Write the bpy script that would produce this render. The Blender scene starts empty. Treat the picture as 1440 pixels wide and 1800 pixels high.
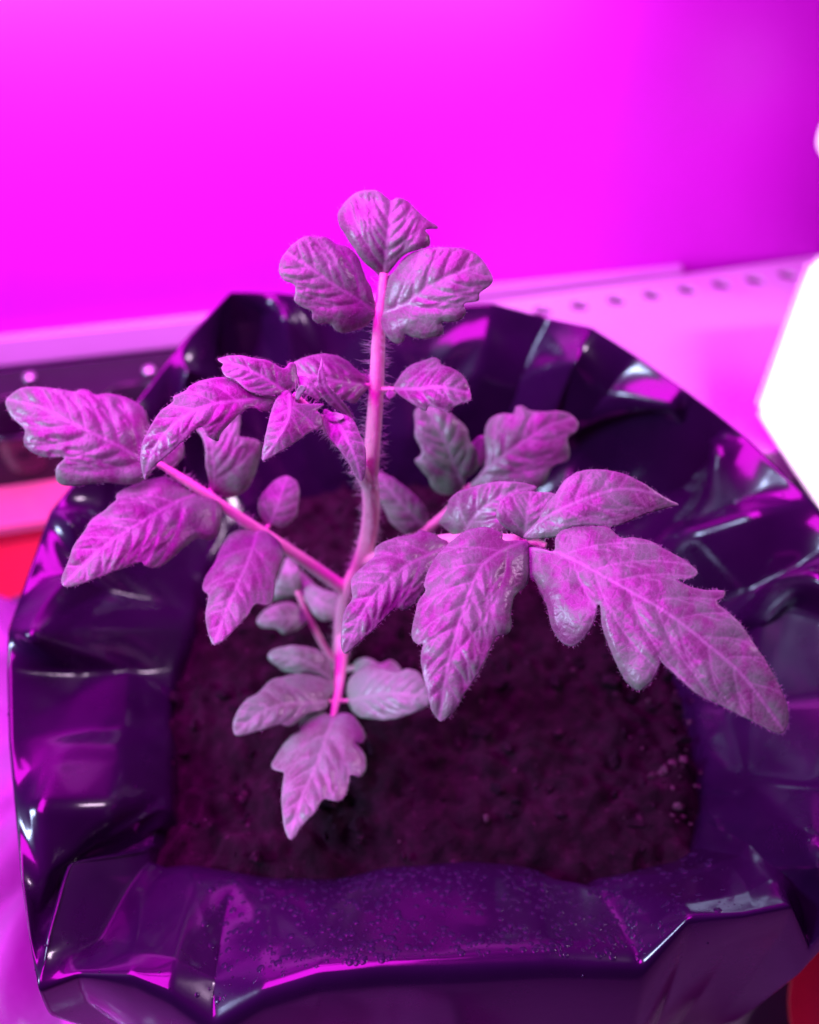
import bpy, bmesh, math, random
import numpy as np
from mathutils import Vector, noise
from mathutils.geometry import delaunay_2d_cdt

random.seed(7); rng = np.random.default_rng(7)
S = bpy.context.scene
C = S.collection

# ------------------------------------------------------------------ camera
FPX, CX, CY = 1559.0, 720.0, 900.0
PITCH = math.radians(42.0)
CAM = np.array([0.0, 0.0, 0.25])
FW = np.array([0, math.cos(PITCH), -math.sin(PITCH)])
UP = np.array([0, math.sin(PITCH), math.cos(PITCH)])
RT = np.array([1.0, 0, 0])
cd = bpy.data.cameras.new('camera'); cam = bpy.data.objects.new('camera', cd); C.objects.link(cam)
cam.location = CAM; cam.rotation_euler = (math.pi/2 - PITCH, 0, 0)
cd.sensor_fit = 'VERTICAL'; cd.sensor_height = 24.0; cd.lens = 24.0*FPX/1800.0
cd.clip_start = 0.005; cd.clip_end = 20
cd.dof.use_dof = True; cd.dof.focus_distance = 0.208; cd.dof.aperture_fstop = 4.8
S.camera = cam

# ------------------------------------------------------------------ world and lamps
w = bpy.data.worlds.new('World'); S.world = w; w.use_nodes = True
bg = w.node_tree.nodes['Background']; bg.inputs[0].default_value = (0.55, 0.06, 1.0, 1); bg.inputs[1].default_value = 0.06

def area(name, loc, target, sx, sy, power, col):
    l = bpy.data.lights.new(name, 'AREA'); l.shape = 'RECTANGLE'; l.size = sx; l.size_y = sy
    l.energy = power; l.color = col
    o = bpy.data.objects.new(name, l); C.objects.link(o); o.location = loc
    o.rotation_euler = (Vector(target) - Vector(loc)).to_track_quat('-Z', 'Y').to_euler()
    return o
area('grow_light', (-0.10, 0.215, 0.36), (-0.07, 0.212, 0), 0.40, 0.21, 3.8, (1.0, 0.010, 0.98))
area('wall_band_fill', (-0.0675, 0.3959, 0.178), (-0.080, 0.4546, 0.135), 0.34, 0.015, 0.15, (1.0, 1.0, 1.0)).data.spread = math.radians(120)  # added unseen bar that lightens the upper band of the wall
area('room_light', (-0.52, -0.02, 0.36), (0.0, 0.2, 0.06), 0.16, 0.16, 1.25, (0.54, 0.66, 1.0)).data.spread = math.radians(100)
area('side_light', (0.42, 0.33, 0.30), (0.1, 0.25, 0.0), 0.05, 0.12, 0.22, (1.0, 0.70, 1.0)).data.spread = math.radians(80)

S.view_settings.view_transform = 'Standard'; S.view_settings.look = 'None'
S.view_settings.exposure = 0.0; S.view_settings.gamma = 1.0; S.view_settings.use_curve_mapping = False
S.render.engine = 'CYCLES'
S.cycles.max_bounces = 10; S.cycles.transparent_max_bounces = 12

# ------------------------------------------------------------------ pixel helpers (photo pixels -> points of the place)
def ray(px, py):
    px = np.asarray(px, float); py = np.asarray(py, float)
    return FW + ((px-CX)/FPX)[..., None]*RT + ((CY-py)/FPX)[..., None]*UP
def PD(px, py, d): return CAM + np.asarray(d, float)[..., None]*ray(px, py)
def PZ(px, py, z):
    r = ray(px, py); d = (np.asarray(z, float)-CAM[2])/r[..., 2]
    return CAM + d[..., None]*r
def soil_z(y): return max(0.0, (y-0.15)*0.11)
def PS(px, py):
    z = 0.0
    for _ in range(12):
        p = PZ(px, py, z); z = soil_z(p[1])
    return p

# ------------------------------------------------------------------ object helpers
def tag(o, label=None, cat=None, group=None, kind=None):
    if label: o['label'] = label
    if cat: o['category'] = cat
    if group: o['group'] = group
    if kind: o['kind'] = kind
    return o
def empty(name, loc):
    o = bpy.data.objects.new(name, None); C.objects.link(o); o.location = loc; o.empty_display_size = 0.01
    return o
def mesh_obj(name, verts, faces, mat, parent=None, smooth=True):
    me = bpy.data.meshes.new(name)
    me.from_pydata([tuple(v) for v in verts], [], [tuple(f) for f in faces])
    if smooth: me.polygons.foreach_set('use_smooth', [True]*len(me.polygons))
    me.materials.append(mat); me.update()
    o = bpy.data.objects.new(name, me); C.objects.link(o)
    if parent is not None: set_parent(o, parent)
    return o
def world_loc(o):
    v = Vector((0, 0, 0))
    while o is not None: v = v + o.location; o = o.parent
    return v
def set_parent(o, parent):
    o.location = o.location - world_loc(parent); o.parent = parent
def bm_obj(name, bm, mat, parent=None, smooth=False):
    me = bpy.data.meshes.new(name); bm.to_mesh(me); bm.free()
    if smooth: me.polygons.foreach_set('use_smooth', [True]*len(me.polygons))
    me.materials.append(mat)
    o = bpy.data.objects.new(name, me); C.objects.link(o)
    if parent is not None: set_parent(o, parent)
    return o

# ------------------------------------------------------------------ materials
def newmat(name):
    m = bpy.data.materials.new(name); m.use_nodes = True
    nt = m.node_tree; return m, nt, nt.nodes['Principled BSDF']
def nd(nt, typ, **kw):
    n = nt.nodes.new(typ)
    for k, v in kw.items(): setattr(n, k, v)
    return n
def ramp(nt, stops, src):
    r = nd(nt, 'ShaderNodeValToRGB'); e = r.color_ramp.elements
    while len(e) < len(stops): e.new(0.5)
    for i, (p, c) in enumerate(stops): e[i].position = p; e[i].color = c if len(c) == 4 else (*c, 1)
    nt.links.new(src, r.inputs[0]); return r
def noise_tex(nt, scale, detail=4, rough=0.55, vec=None, dist=0.0):
    n = nd(nt, 'ShaderNodeTexNoise'); n.inputs['Scale'].default_value = scale
    n.inputs['Detail'].default_value = detail; n.inputs['Roughness'].default_value = rough
    n.inputs['Distortion'].default_value = dist
    if vec is not None: nt.links.new(vec, n.inputs['Vector'])
    return n
def bump(nt, h, strength, dist, prev=None):
    b = nd(nt, 'ShaderNodeBump'); b.inputs['Strength'].default_value = strength; b.inputs['Distance'].default_value = dist
    nt.links.new(h, b.inputs['Height'])
    if prev is not None: nt.links.new(prev, b.inputs['Normal'])
    return b
def objco(nt): return nd(nt, 'ShaderNodeTexCoord').outputs['Object']
def mixc(nt, fac, a, b):
    m = nd(nt, 'ShaderNodeMix', data_type='RGBA')
    if isinstance(fac, (int, float)): m.inputs[0].default_value = fac
    else: nt.links.new(fac, m.inputs[0])
    for s, v in ((6, a), (7, b)):
        if isinstance(v, tuple): m.inputs[s].default_value = (*v, 1)
        else: nt.links.new(v, m.inputs[s])
    return m.outputs[2]
def mth(nt, op, a, b=None):
    m = nd(nt, 'ShaderNodeMath', operation=op)
    for i, v in enumerate((a, b)):
        if v is None: continue
        if isinstance(v, (int, float)): m.inputs[i].default_value = v
        else: nt.links.new(v, m.inputs[i])
    return m.outputs[0]

def leaf_material(name, base, dark, vein, trans=0.35):
    m, nt, p = newmat(name)
    lc = nd(nt, 'ShaderNodeAttribute', attribute_name='lc').outputs['Vector']
    vn = nd(nt, 'ShaderNodeAttribute', attribute_name='vein').outputs['Fac']
    ed = nd(nt, 'ShaderNodeAttribute', attribute_name='edge').outputs['Fac']
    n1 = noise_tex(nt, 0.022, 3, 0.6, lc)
    n2 = noise_tex(nt, 0.35, 3, 0.6, lc)
    vo = nd(nt, 'ShaderNodeTexVoronoi', feature='DISTANCE_TO_EDGE'); vo.inputs['Scale'].default_value = 0.08
    wob = nd(nt, 'ShaderNodeVectorMath', operation='MULTIPLY_ADD')
    nt.links.new(n2.outputs['Color'], wob.inputs[0]); wob.inputs[1].default_value = (4, 4, 4); nt.links.new(lc, wob.inputs[2])
    nt.links.new(wob.outputs[0], vo.inputs['Vector'])
    dome = nd(nt, 'ShaderNodeMapRange', interpolation_type='SMOOTHSTEP'); nt.links.new(vo.outputs['Distance'], dome.inputs[0]); dome.inputs[2].default_value = 0.38
    net = ramp(nt, [(0.0, (1, 1, 1)), (0.06, (0, 0, 0))], vo.outputs['Distance']).outputs[0]
    vo2 = nd(nt, 'ShaderNodeTexVoronoi'); vo2.inputs['Scale'].default_value = 0.42; nt.links.new(lc, vo2.inputs['Vector'])
    c0 = ramp(nt, [(0.40, dark), (0.58, base)], n1.outputs['Fac']).outputs[0]  # low-green patches: saturated magenta light painted into the leaf colour
    c1 = mixc(nt, mth(nt, 'MULTIPLY', net, 0.30), c0, vein)
    c2 = mixc(nt, mth(nt, 'MULTIPLY', vn, 0.85), c1, vein)
    c3 = mixc(nt, mth(nt, 'MULTIPLY', ed, 0.6), c2, vein)
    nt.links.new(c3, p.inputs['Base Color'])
    rr = ramp(nt, [(0.35, (0.24,)*3), (0.7, (0.38,)*3)], n2.outputs['Fac']).outputs[0]
    nt.links.new(rr, p.inputs['Roughness'])
    p.inputs['Specular IOR Level'].default_value = 0.6
    p.inputs['Sheen Weight'].default_value = 0.0; p.inputs['Sheen Roughness'].default_value = 0.4
    p.inputs['Sheen Tint'].default_value = (0.9, 0.9, 0.95, 1)
    b0 = bump(nt, dome.outputs[0], 0.16, 0.0004)
    b = bump(nt, mth(nt, 'ADD', mth(nt, 'MULTIPLY', vo2.outputs['Distance'], -0.5), mth(nt, 'MULTIPLY', n2.outputs['Fac'], 0.6)), 0.12, 0.00015, b0.outputs[0])
    nt.links.new(b.outputs[0], p.inputs['Normal'])
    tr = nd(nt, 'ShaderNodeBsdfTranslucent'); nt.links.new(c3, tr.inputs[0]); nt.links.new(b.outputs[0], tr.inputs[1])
    mx = nd(nt, 'ShaderNodeMixShader'); mx.inputs[0].default_value = trans
    out = nt.nodes['Material Output']
    nt.links.new(p.outputs[0], mx.inputs[1]); nt.links.new(tr.outputs[0], mx.inputs[2]); nt.links.new(mx.outputs[0], out.inputs[0])
    return m
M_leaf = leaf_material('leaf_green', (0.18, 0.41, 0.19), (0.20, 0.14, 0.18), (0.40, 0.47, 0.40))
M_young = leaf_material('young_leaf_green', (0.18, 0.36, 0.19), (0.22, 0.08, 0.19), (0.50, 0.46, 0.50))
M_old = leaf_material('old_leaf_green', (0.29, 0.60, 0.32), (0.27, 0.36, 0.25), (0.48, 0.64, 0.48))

m, nt, p = newmat('stem_green'); co = objco(nt)
n = noise_tex(nt, 420, 4, 0.6, co); n3 = noise_tex(nt, 60, 2, 0.5, co)
nt.links.new(ramp(nt, [(0.3, (0.62, 0.32, 0.40)), (0.7, (0.76, 0.44, 0.52))], n3.outputs['Fac']).outputs[0], p.inputs['Base Color'])
p.inputs['Roughness'].default_value = 0.45; p.inputs['Subsurface Weight'].default_value = 0.4
p.inputs['Subsurface Radius'].default_value = (0.0015, 0.001, 0.001); p.inputs['Sheen Weight'].default_value = 0.3
nt.links.new(bump(nt, n.outputs['Fac'], 0.4, 0.0003).outputs[0], p.inputs['Normal']); M_stem = m

m, nt, p = newmat('plant_hair'); p.inputs['Base Color'].default_value = (0.75, 0.74, 0.72, 1); p.inputs['Roughness'].default_value = 0.35
p.inputs['Transmission Weight'].default_value = 0.25; M_hair = m

m, nt, p = newmat('black_film'); co = objco(nt)
n = noise_tex(nt, 90, 5, 0.6, co); n4 = noise_tex(nt, 900, 3, 0.6, co); n5 = noise_tex(nt, 28, 3, 0.5, co)
nt.links.new(ramp(nt, [(0.3, (0.013, 0.002, 0.024)), (0.7, (0.024, 0.003, 0.040))], n5.outputs['Fac']).outputs[0], p.inputs['Base Color'])
nt.links.new(ramp(nt, [(0.3, (0.25,)*3), (0.75, (0.36,)*3)], n.outputs['Fac']).outputs[0], p.inputs['Roughness'])
p.inputs['IOR'].default_value = 1.5; p.inputs['Specular IOR Level'].default_value = 0.22
p.inputs['Coat Weight'].default_value = 1.0; p.inputs['Coat Roughness'].default_value = 0.11; p.inputs['Coat IOR'].default_value = 1.5
b1 = bump(nt, n4.outputs['Fac'], 0.06, 0.0003); b2 = bump(nt, n.outputs['Fac'], 0.07, 0.0010, b1.outputs[0])
nt.links.new(b2.outputs[0], p.inputs['Normal']); M_film = m

m, nt, p = newmat('potting_soil'); co = objco(nt)
n = noise_tex(nt, 130, 6, 0.7, co); n2 = noise_tex(nt, 800, 4, 0.7, co); n3 = noise_tex(nt, 320, 2, 0.5, co)
c = ramp(nt, [(0.32, (0.004, 0.001, 0.003)), (0.56, (0.022, 0.0032, 0.015)), (0.82, (0.060, 0.008, 0.040))], n.outputs['Fac']).outputs[0]
c = mixc(nt, ramp(nt, [(0.70, (0, 0, 0)), (0.78, (1, 1, 1))], n3.outputs['Fac']).outputs[0], c, (0.08, 0.012, 0.055))
nt.links.new(c, p.inputs['Base Color']); p.inputs['Roughness'].default_value = 0.95; p.inputs['Specular IOR Level'].default_value = 0.2
nt.links.new(bump(nt, n2.outputs['Fac'], 0.8, 0.0012).outputs[0], p.inputs['Normal']); M_soil = m

m, nt, p = newmat('water'); p.inputs['Base Color'].default_value = (0.034, 0.018, 0.062, 1); p.inputs['Roughness'].default_value = 0.10
p.inputs['Transmission Weight'].default_value = 0.35; p.inputs['IOR'].default_value = 1.33; M_water = m

def paint(name, col, rough, nscale=30, amt=0.12, bstr=0.05, bd=0.0005):
    m, nt, p = newmat(name); co = objco(nt); n = noise_tex(nt, nscale, 4, 0.55, co)
    lo = tuple(max(0, c*(1-amt)) for c in col); hi = tuple(min(1, c*(1+amt)) for c in col)
    nt.links.new(ramp(nt, [(0.3, lo), (0.7, hi)], n.outputs['Fac']).outputs[0], p.inputs['Base Color'])
    p.inputs['Roughness'].default_value = rough
    n2 = noise_tex(nt, nscale*12, 3, 0.6, co)
    nt.links.new(bump(nt, n2.outputs['Fac'], bstr, bd).outputs[0], p.inputs['Normal'])
    return m
M_wall = paint('magenta_lit_wall', (0.80, 0.014, 0.80), 0.45, 12, 0.03)  # white board; the magenta light on it is put into this colour
M_ledge = paint('white_ledge', (0.85, 0.42, 0.85), 0.4, 20, 0.03)
M_white = paint('white_sheet_metal', (0.86, 0.72, 0.86), 0.4, 20, 0.03)
M_table = paint('pale_table', (0.26, 0.13, 0.28), 0.5, 25, 0.15)
M_cling = paint('pale_plastic_sheet', (0.36, 0.15, 0.38), 0.16, 25, 0.2, 0.2, 0.001)
M_red = paint('red_plastic', (0.98, 0.03, 0.08), 0.32, 40, 0.06)
M_black = paint('black_plastic', (0.014, 0.008, 0.02), 0.5, 60, 0.2, 0.06)
M_blackmetal = paint('dark_cup', (0.03, 0.02, 0.035), 0.12, 60, 0.2, 0.03)
M_lampbody = paint('lamp_housing', (0.8, 0.8, 0.82), 0.4, 40, 0.03)
m, nt, p = newmat('lit_diffuser'); p.inputs['Base Color'].default_value = (0.9, 0.9, 0.9, 1)
p.inputs['Emission Color'].default_value = (1.0, 0.90, 1.0, 1); p.inputs['Emission Strength'].default_value = 1.7; M_glow = m

# ================================================================== the setting
WA = PZ(0, 590, 0.0); WB = PZ(1440, 440, 0.0)
wd = (WB-WA)/np.linalg.norm(WB-WA); wn = np.array([wd[1], -wd[0], 0.0])     # along the wall, out of the wall towards us
def wall_pt(s, out, z): return WA + wd*s + wn*out + np.array([0, 0, z-WA[2]])
TZ = -0.10
def box_between(a, b, out0, out1, z0, z1, name, mat, parent=None, bev=0.0):
    bm = bmesh.new(); vs = []
    for z in (z0, z1):
        for s, o_ in ((a, out0), (b, out0), (b, out1), (a, out1)): vs.append(bm.verts.new(wall_pt(s, o_, z)))
    for f in ((0, 3, 2, 1), (4, 5, 6, 7), (0, 1, 5, 4), (1, 2, 6, 5), (2, 3, 7, 6), (3, 0, 4, 7)): bm.faces.new([vs[i] for i in f])
    bmesh.ops.recalc_face_normals(bm, faces=bm.faces)
    if bev: bmesh.ops.bevel(bm, geom=bm.edges[:], offset=bev, segments=3, affect='EDGES')
    return bm_obj(name, bm, mat, parent)
tag(box_between(-0.5, 1.1, 0.0, -0.02, TZ-0.02, 0.40, 'back_wall', M_wall), kind='structure')
tag(box_between(-0.5, 0.395, 0.006, 0.0005, -0.016, 0.0015, 'wall_ledge', M_ledge, bev=0.0012), kind='structure')
# table: one sheet
bm = bmesh.new()
for x, y in ((-0.9, -0.12), (0.9, -0.12), (0.9, 0.75), (-0.9, 0.75)): bm.verts.new((x, y, TZ))
bm.faces.new(bm.verts[:]); tag(bm_obj('table', bm, M_table), kind='structure')

# crumpled plastic sheet on the table at the left
nx, ny = 90, 130; vs = []; fs = []
for j in range(ny):
    for i in range(nx):
        x = -0.34 + 0.36*i/(nx-1); y = -0.06 + 0.42*j/(ny-1)
        a = noise.noise(Vector((x*18+3, y*9, 1.3))); b = noise.noise(Vector((x*45, y*22, 7.7)))
        z = TZ + 0.012 + 0.030*abs(a) + 0.012*abs(b)
        y2 = min(y, 0.318 + 0.28*x*0.35)
        vs.append((x, y2, z))
for j in range(ny-1):
    for i in range(nx-1):
        k = j*nx+i; fs.append((k, k+1, k+nx+1, k+nx))
tag(mesh_obj('plastic_sheet', vs, fs, M_cling), 'pale crumpled plastic sheet on the table left of the bag', 'plastic sheet')

# ---- white perforated shelf plate at the right, in front of the wall
shelf = empty('perforated_shelf', tuple(PZ(1200, 600, -0.004)))
tag(shelf, 'white perforated metal shelf plate with a row of round holes behind the bag', 'shelf')
def perforated_plate():
    holes_px = [(888, 556), (955, 545), (1027, 533), (1093, 523), (1157, 514), (1220, 505), (1279, 497), (1335, 489), (1390, 481), (1443, 474)]
    zt = -0.003; th = 0.0025
    h3 = [PZ(x, y, zt) for x, y in holes_px]
    a, b = h3[0], h3[-1]; ax = (b-a)/np.linalg.norm(b-a); ay = np.array([-ax[1], ax[0], 0])
    n = len(h3); pitch = np.linalg.norm(b-a)/(n-1); r = 0.0058; hw = pitch/2
    hb = 0.0085
    bm = bmesh.new(); K = 20
    def V(u, v, dz=0): q = a + ax*u + ay*v; return bm.verts.new((q[0], q[1], zt+dz))
    for i in range(n):
        uc = i*pitch
        inner = []; outer = []; low = []
        for k in range(K):
            t = 2*math.pi*k/K; cx, sy = math.cos(t), math.sin(t)
            inner.append(V(uc+r*cx, r*sy)); low.append(V(uc+r*cx, r*sy, -th))
            s = min(hw/abs(cx) if abs(cx) > 1e-6 else 9, hb/abs(sy) if abs(sy) > 1e-6 else 9)
            outer.append(V(uc+s*cx, s*sy))
        # square corners
        for k in range(K):
            k2 = (k+1) % K
            bm.faces.new((inner[k], outer[k], outer[k2], inner[k2]))
            bm.faces.new((inner[k2], low[k2], low[k], inner[k]))
        for sx_ in (-1, 1):
            for sy_ in (-1, 1):
                cands = [v for v in outer]
                cor = V(uc+sx_*hw, sy_*hb); cc = Vector(cor.co)
                cands.sort(key=lambda v: (v.co-cc).length)
                bm.faces.new((cor, cands[0], cands[1]))
    # the plain field in front of the row and the margin behind it
    def quad(pts): bm.faces.new([bm.verts.new(tuple(q)) for q in pts])
    u0, u1 = -hw, (n-1)*pitch+hw
    g = lambda u, v, dz=0.0: a + ax*u + ay*v + np.array([0, 0, zt-a[2]+dz])
    quad([g(u0, -hb), g(u1, -hb), g(u1-0.02, -0.150), g(u0, -0.150)])
    quad([g(u0, hb), g(u1, hb), g(u1, hb+0.008), g(u0, hb+0.008)])
    quad([g(u0, -0.150), g(u1-0.02, -0.150), g(u1-0.02, -0.150, -0.02), g(u0, -0.150, -0.02)])
    quad([g(u1, hb+0.008), g(u1, -hb), g(u1, -hb, -0.02), g(u1, hb+0.008, -0.02)])
    quad([g(u1, -hb), g(u1-0.02, -0.150), g(u1-0.02, -0.150, -0.02), g(u1, -hb, -0.02)])
    bmesh.ops.remove_doubles(bm, verts=bm.verts[:], dist=1e-6)
    bmesh.ops.recalc_face_normals(bm, faces=bm.faces)
    bm_obj('plate', bm, M_white, shelf)
    # added strip under the holes; its plum colour paints their dim magenta shade
    bm = bmesh.new()
    vs = [bm.verts.new(tuple(q)) for q in (g(u0, -hb, -0.012), g(u1, -hb, -0.012), g(u1, hb, -0.012), g(u0, hb, -0.012))]
    bm.faces.new(vs); e = bmesh.ops.extrude_face_region(bm, geom=bm.faces[:])
    for v in e['geom']:
        if isinstance(v, bmesh.types.BMVert): v.co.z -= 0.006
    bmesh.ops.recalc_face_normals(bm, faces=bm.faces)
    bm_obj('hole_backing', bm, paint('hole_shade_plum', (0.50, 0.04, 0.50), 0.5), shelf)
perforated_plate()

# ---- lit lamps at the right edge
def prism(name, pts, thick, mat, parent):
    pts = [np.array(q) for q in pts]; nrm = np.cross(pts[1]-pts[0], pts[2]-pts[0]); nrm /= np.linalg.norm(nrm)
    if np.dot(nrm, CAM-pts[0]) < 0: nrm = -nrm
    bm = bmesh.new(); a = [bm.verts.new(tuple(q)) for q in pts]; b = [bm.verts.new(tuple(q-nrm*thick)) for q in pts]
    bm.faces.new(a); bm.faces.new(b[::-1]); n = len(a)
    for i in range(n): bm.faces.new((a[i], b[i], b[(i+1) % n], a[(i+1) % n]))
    bmesh.ops.recalc_face_normals(bm, faces=bm.faces)
    bmesh.ops.bevel(bm, geom=bm.edges[:], offset=thick*0.42, segments=4, affect='EDGES')
    return bm_obj(name, bm, mat, parent)
lp = empty('grow_lamp', tuple(PD(1420, 730, 0.40)))
tag(lp, 'glowing white lamp panel with a blunt corner at the right edge', 'lamp')
P = [PD(1338, 716, .395), PD(1432, 455, .43), PD(1640, 420, .43), PD(1640, 1000, .385), PD(1500, 960, .385), PD(1392, 800, .39)]
prism('diffuser', P, 0.006, M_glow, lp)
Pb = [q + 0.010*np.array([0.2, 0.75, -0.3]) for q in P]
cen = sum(Pb)/len(Pb); prism('housing', [cen+(q-cen)*1.035 for q in Pb], 0.008, M_lampbody, lp)
lb = empty('globe_lamp', tuple(PD(1509, 240, 0.44)))
tag(lb, 'round white glowing bulb cut by the right edge above the panel', 'lamp')
bm = bmesh.new(); bmesh.ops.create_uvsphere(bm, u_segments=32, v_segments=20, radius=0.0185)
cb = PD(1509, 240, 0.44)
for v in bm.verts:
    z = v.co.z; k = 1.0 if z > -0.006 else max(0.55, 1+ (z+0.006)*25); v.co.x *= k; v.co.y *= k
    v.co.z *= 1.05; v.co = v.co + Vector(cb)
M_globe = M_glow.copy(); M_globe.name = 'lit_globe'; M_globe.node_tree.nodes['Principled BSDF'].inputs['Emission Strength'].default_value = 0.9
bm_obj('globe', bm, M_globe, lb, True)
bm = bmesh.new(); bmesh.ops.create_cone(bm, segments=28, radius1=0.011, radius2=0.012, depth=0.026, cap_ends=True)
for v in bm.verts: v.co = v.co + Vector(cb) + Vector((0.012, 0.004, -0.026))
bm_obj('socket', bm, M_lampbody, lb)

# ---- red tub with a black seed tray at the left behind the bag
RL = PZ(0, 1040, TZ); RR = PZ(75, 1033, TZ)
rd = np.array([math.cos(math.radians(13)), math.sin(math.radians(13)), 0]); rn = np.array([-rd[1], rd[0], 0])
def rp(s, t, z): return RL + rd*s + rn*t + np.array([0, 0, z-RL[2]])
tub = empty('red_tub', tuple(rp(0, 0.05, TZ))); tag(tub, 'low red plastic tub at the left edge holding the black tray', 'tub')
def tub_shell(z0, z1, lip):
    bm = bmesh.new()
    a0, a1, t0, t1 = -0.16, 0.20, 0.0, 0.115
    rings = []
    for (ins, z) in ((-0.016, z0), (0.0, z1-0.012), (-0.001, z1-0.004), (-0.0005, z1), (lip, z1+0.0005), (lip+0.002, z1-0.004), (lip+0.008, z0+0.003)):
        ring = []
        for (s, t) in ((a0+ins, t0+ins), (a1-ins, t0+ins), (a1-ins, t1-ins), (a0+ins, t1-ins)): ring.append(bm.verts.new(tuple(rp(s, t, z))))
        rings.append(ring)
    for i in range(len(rings)-1):
        for k in range(4): bm.faces.new((rings[i][k], rings[i][(k+1) % 4], rings[i+1][(k+1) % 4], rings[i+1][k]))
    bm.faces.new(rings[0][::-1]); bm.faces.new(rings[-1])
    bmesh.ops.recalc_face_normals(bm, faces=bm.faces)
    return bm
bm_obj('tub_body', tub_shell(TZ+0.001, -0.056, 0.004), M_red, tub)
bm = bmesh.new(); rr_ = []
for (t, z) in ((-0.003, -0.058), (-0.003, -0.0535), (0.0, -0.052), (0.024, -0.047), (0.026, -0.049), (0.024, -0.0555)):
    rr_.append([bm.verts.new(tuple(rp(s, t, z))) for s in (-0.165, 0.205)])
for i in range(len(rr_)): j = (i+1) % len(rr_); bm.faces.new((rr_[i][0], rr_[i][1], rr_[j][1], rr_[j][0]))
bmesh.ops.recalc_face_normals(bm, faces=bm.faces)
bm_obj('rim', bm, paint('lit_red_rim', (0.80, 0.20, 0.30), 0.3, 40, 0.05), tub)  # paler than the tub: light on the lip is painted into the colour

tray = empty('seed_tray', tuple(rp(0.02, 0.08, -0.045)))
tag(tray, 'black plastic seed tray with round cups, left of the bag', 'tray')
def tray_top():
    zt = -0.014; bm = bmesh.new()
    cups = [PZ(30, 735, zt), PZ(235, 715, zt)]
    s0, s1, t0, t1 = -0.16, 0.20, 0.020, 0.080
    # top plate with two round openings: build with a constrained triangulation
    def st(q): v = q-RL; return np.array([np.dot(v, rd), np.dot(v, rn)])
    pts = [(s0, t0), (s1, t0), (s1, t1), (s0, t1)]; edges = [(0, 1), (1, 2), (2, 3), (3, 0)]
    K = 36; r = 0.0185; cs = [st(c) for c in cups]
    for c_ in cs:
        b0 = len(pts)
        for k in range(K): pts.append((c_[0]+r*math.cos(2*math.pi*k/K), c_[1]+r*math.sin(2*math.pi*k/K))); edges.append((b0+k, b0+(k+1) % K))
    v2, e2, f2, *_ = delaunay_2d_cdt([Vector(q) for q in pts], edges, [], 1, 1e-7)
    vs = [bm.verts.new(tuple(rp(v.x, v.y, zt))) for v in v2]
    for f in f2:
        c_ = sum((np.array(v2[i]) for i in f), np.zeros(2))/len(f)
        if min(np.linalg.norm(c_-q) for q in cs) < r*0.98: continue
        bm.faces.new([vs[i] for i in f])
    # folded front and back edge
    for (ta, za, tb, zb) in ((t0, zt, t0+0.003, -0.060), (t1, zt, t1-0.002, -0.085)):
        q = [bm.verts.new(tuple(x)) for x in (rp(s0, ta, za), rp(s1, ta, za), rp(s1, tb, zb), rp(s0, tb, zb))]; bm.faces.new(q)
    bmesh.ops.remove_doubles(bm, verts=bm.verts[:], dist=1e-6)
    bmesh.ops.recalc_face_normals(bm, faces=bm.faces)
    bm_obj('top_plate', bm, M_black, tray)
    for c_, kp in zip(cs, ((52, 664), (262, 652))):
        bm = bmesh.new(); rings = []
        for (rr, z) in ((0.0205, 0.0006), (0.0202, 0.0022), (0.0192, 0.0026), (0.0183, 0.0016), (0.0165, -0.012), (0.0152, -0.022), (0.0130, -0.0262), (0.0050, -0.0275)):
            rings.append([bm.verts.new(tuple(rp(c_[0]+rr*math.cos(2*math.pi*k/40), c_[1]+rr*math.sin(2*math.pi*k/40), zt+z))) for k in range(40)])
        for i in range(len(rings)-1):
            for k in range(40): bm.faces.new((rings[i][k], rings[i][(k+1) % 40], rings[i+1][(k+1) % 40], rings[i+1][k]))
        bm.faces.new(rings[-1]); bmesh.ops.recalc_face_normals(bm, faces=bm.faces)
        cup = bm_obj('cup', bm, M_blackmetal, tray, True)
        # small shiny knob added to stand in for the lamp's glint
        bm = bmesh.new(); bmesh.ops.create_uvsphere(bm, u_segments=20, v_segments=12, radius=0.0034)
        q = PZ(*kp, zt+0.003)
        for v in bm.verts: v.co.z *= 0.75; v.co = v.co + Vector(q)
        mk = paint('glint_metal', (0.85, 0.80, 0.85), 0.18); mk.node_tree.nodes['Principled BSDF'].inputs['Metallic'].default_value = 0.9
        bm_obj('glint_stud', bm, mk, tray, True)
tray_top()

# ---- red dish peeking out at the front right
dish = empty('red_dish', tuple(PZ(1425, 1790, TZ))); tag(dish, 'red plastic dish peeking out under the bag at bottom right', 'dish')
dc = PZ(1425, 1790, -0.07) + np.array([0.036, -0.004, 0]); bm = bmesh.new(); rings = []
for (rr, z) in ((0.026, TZ+0.001), (0.034, TZ+0.012), (0.039, TZ+0.020), (0.0405, TZ+0.0212), (0.040, TZ+0.019), (0.032, TZ+0.012), (0.024, TZ+0.006)):
    rings.append([bm.verts.new((dc[0]+rr*math.cos(2*math.pi*k/64), dc[1]+rr*math.sin(2*math.pi*k/64), z)) for k in range(64)])
for i in range(len(rings)-1):
    for k in range(64): bm.faces.new((rings[i][k], rings[i][(k+1) % 64], rings[i+1][(k+1) % 64], rings[i+1][k]))
bm.faces.new(rings[0][::-1]); bm.faces.new(rings[-1]); bmesh.ops.recalc_face_normals(bm, faces=bm.faces)
bm_obj('bowl', bm, paint('dark_red_plastic', (0.50, 0.006, 0.05), 0.3, 40, 0.06), dish, True)

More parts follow.
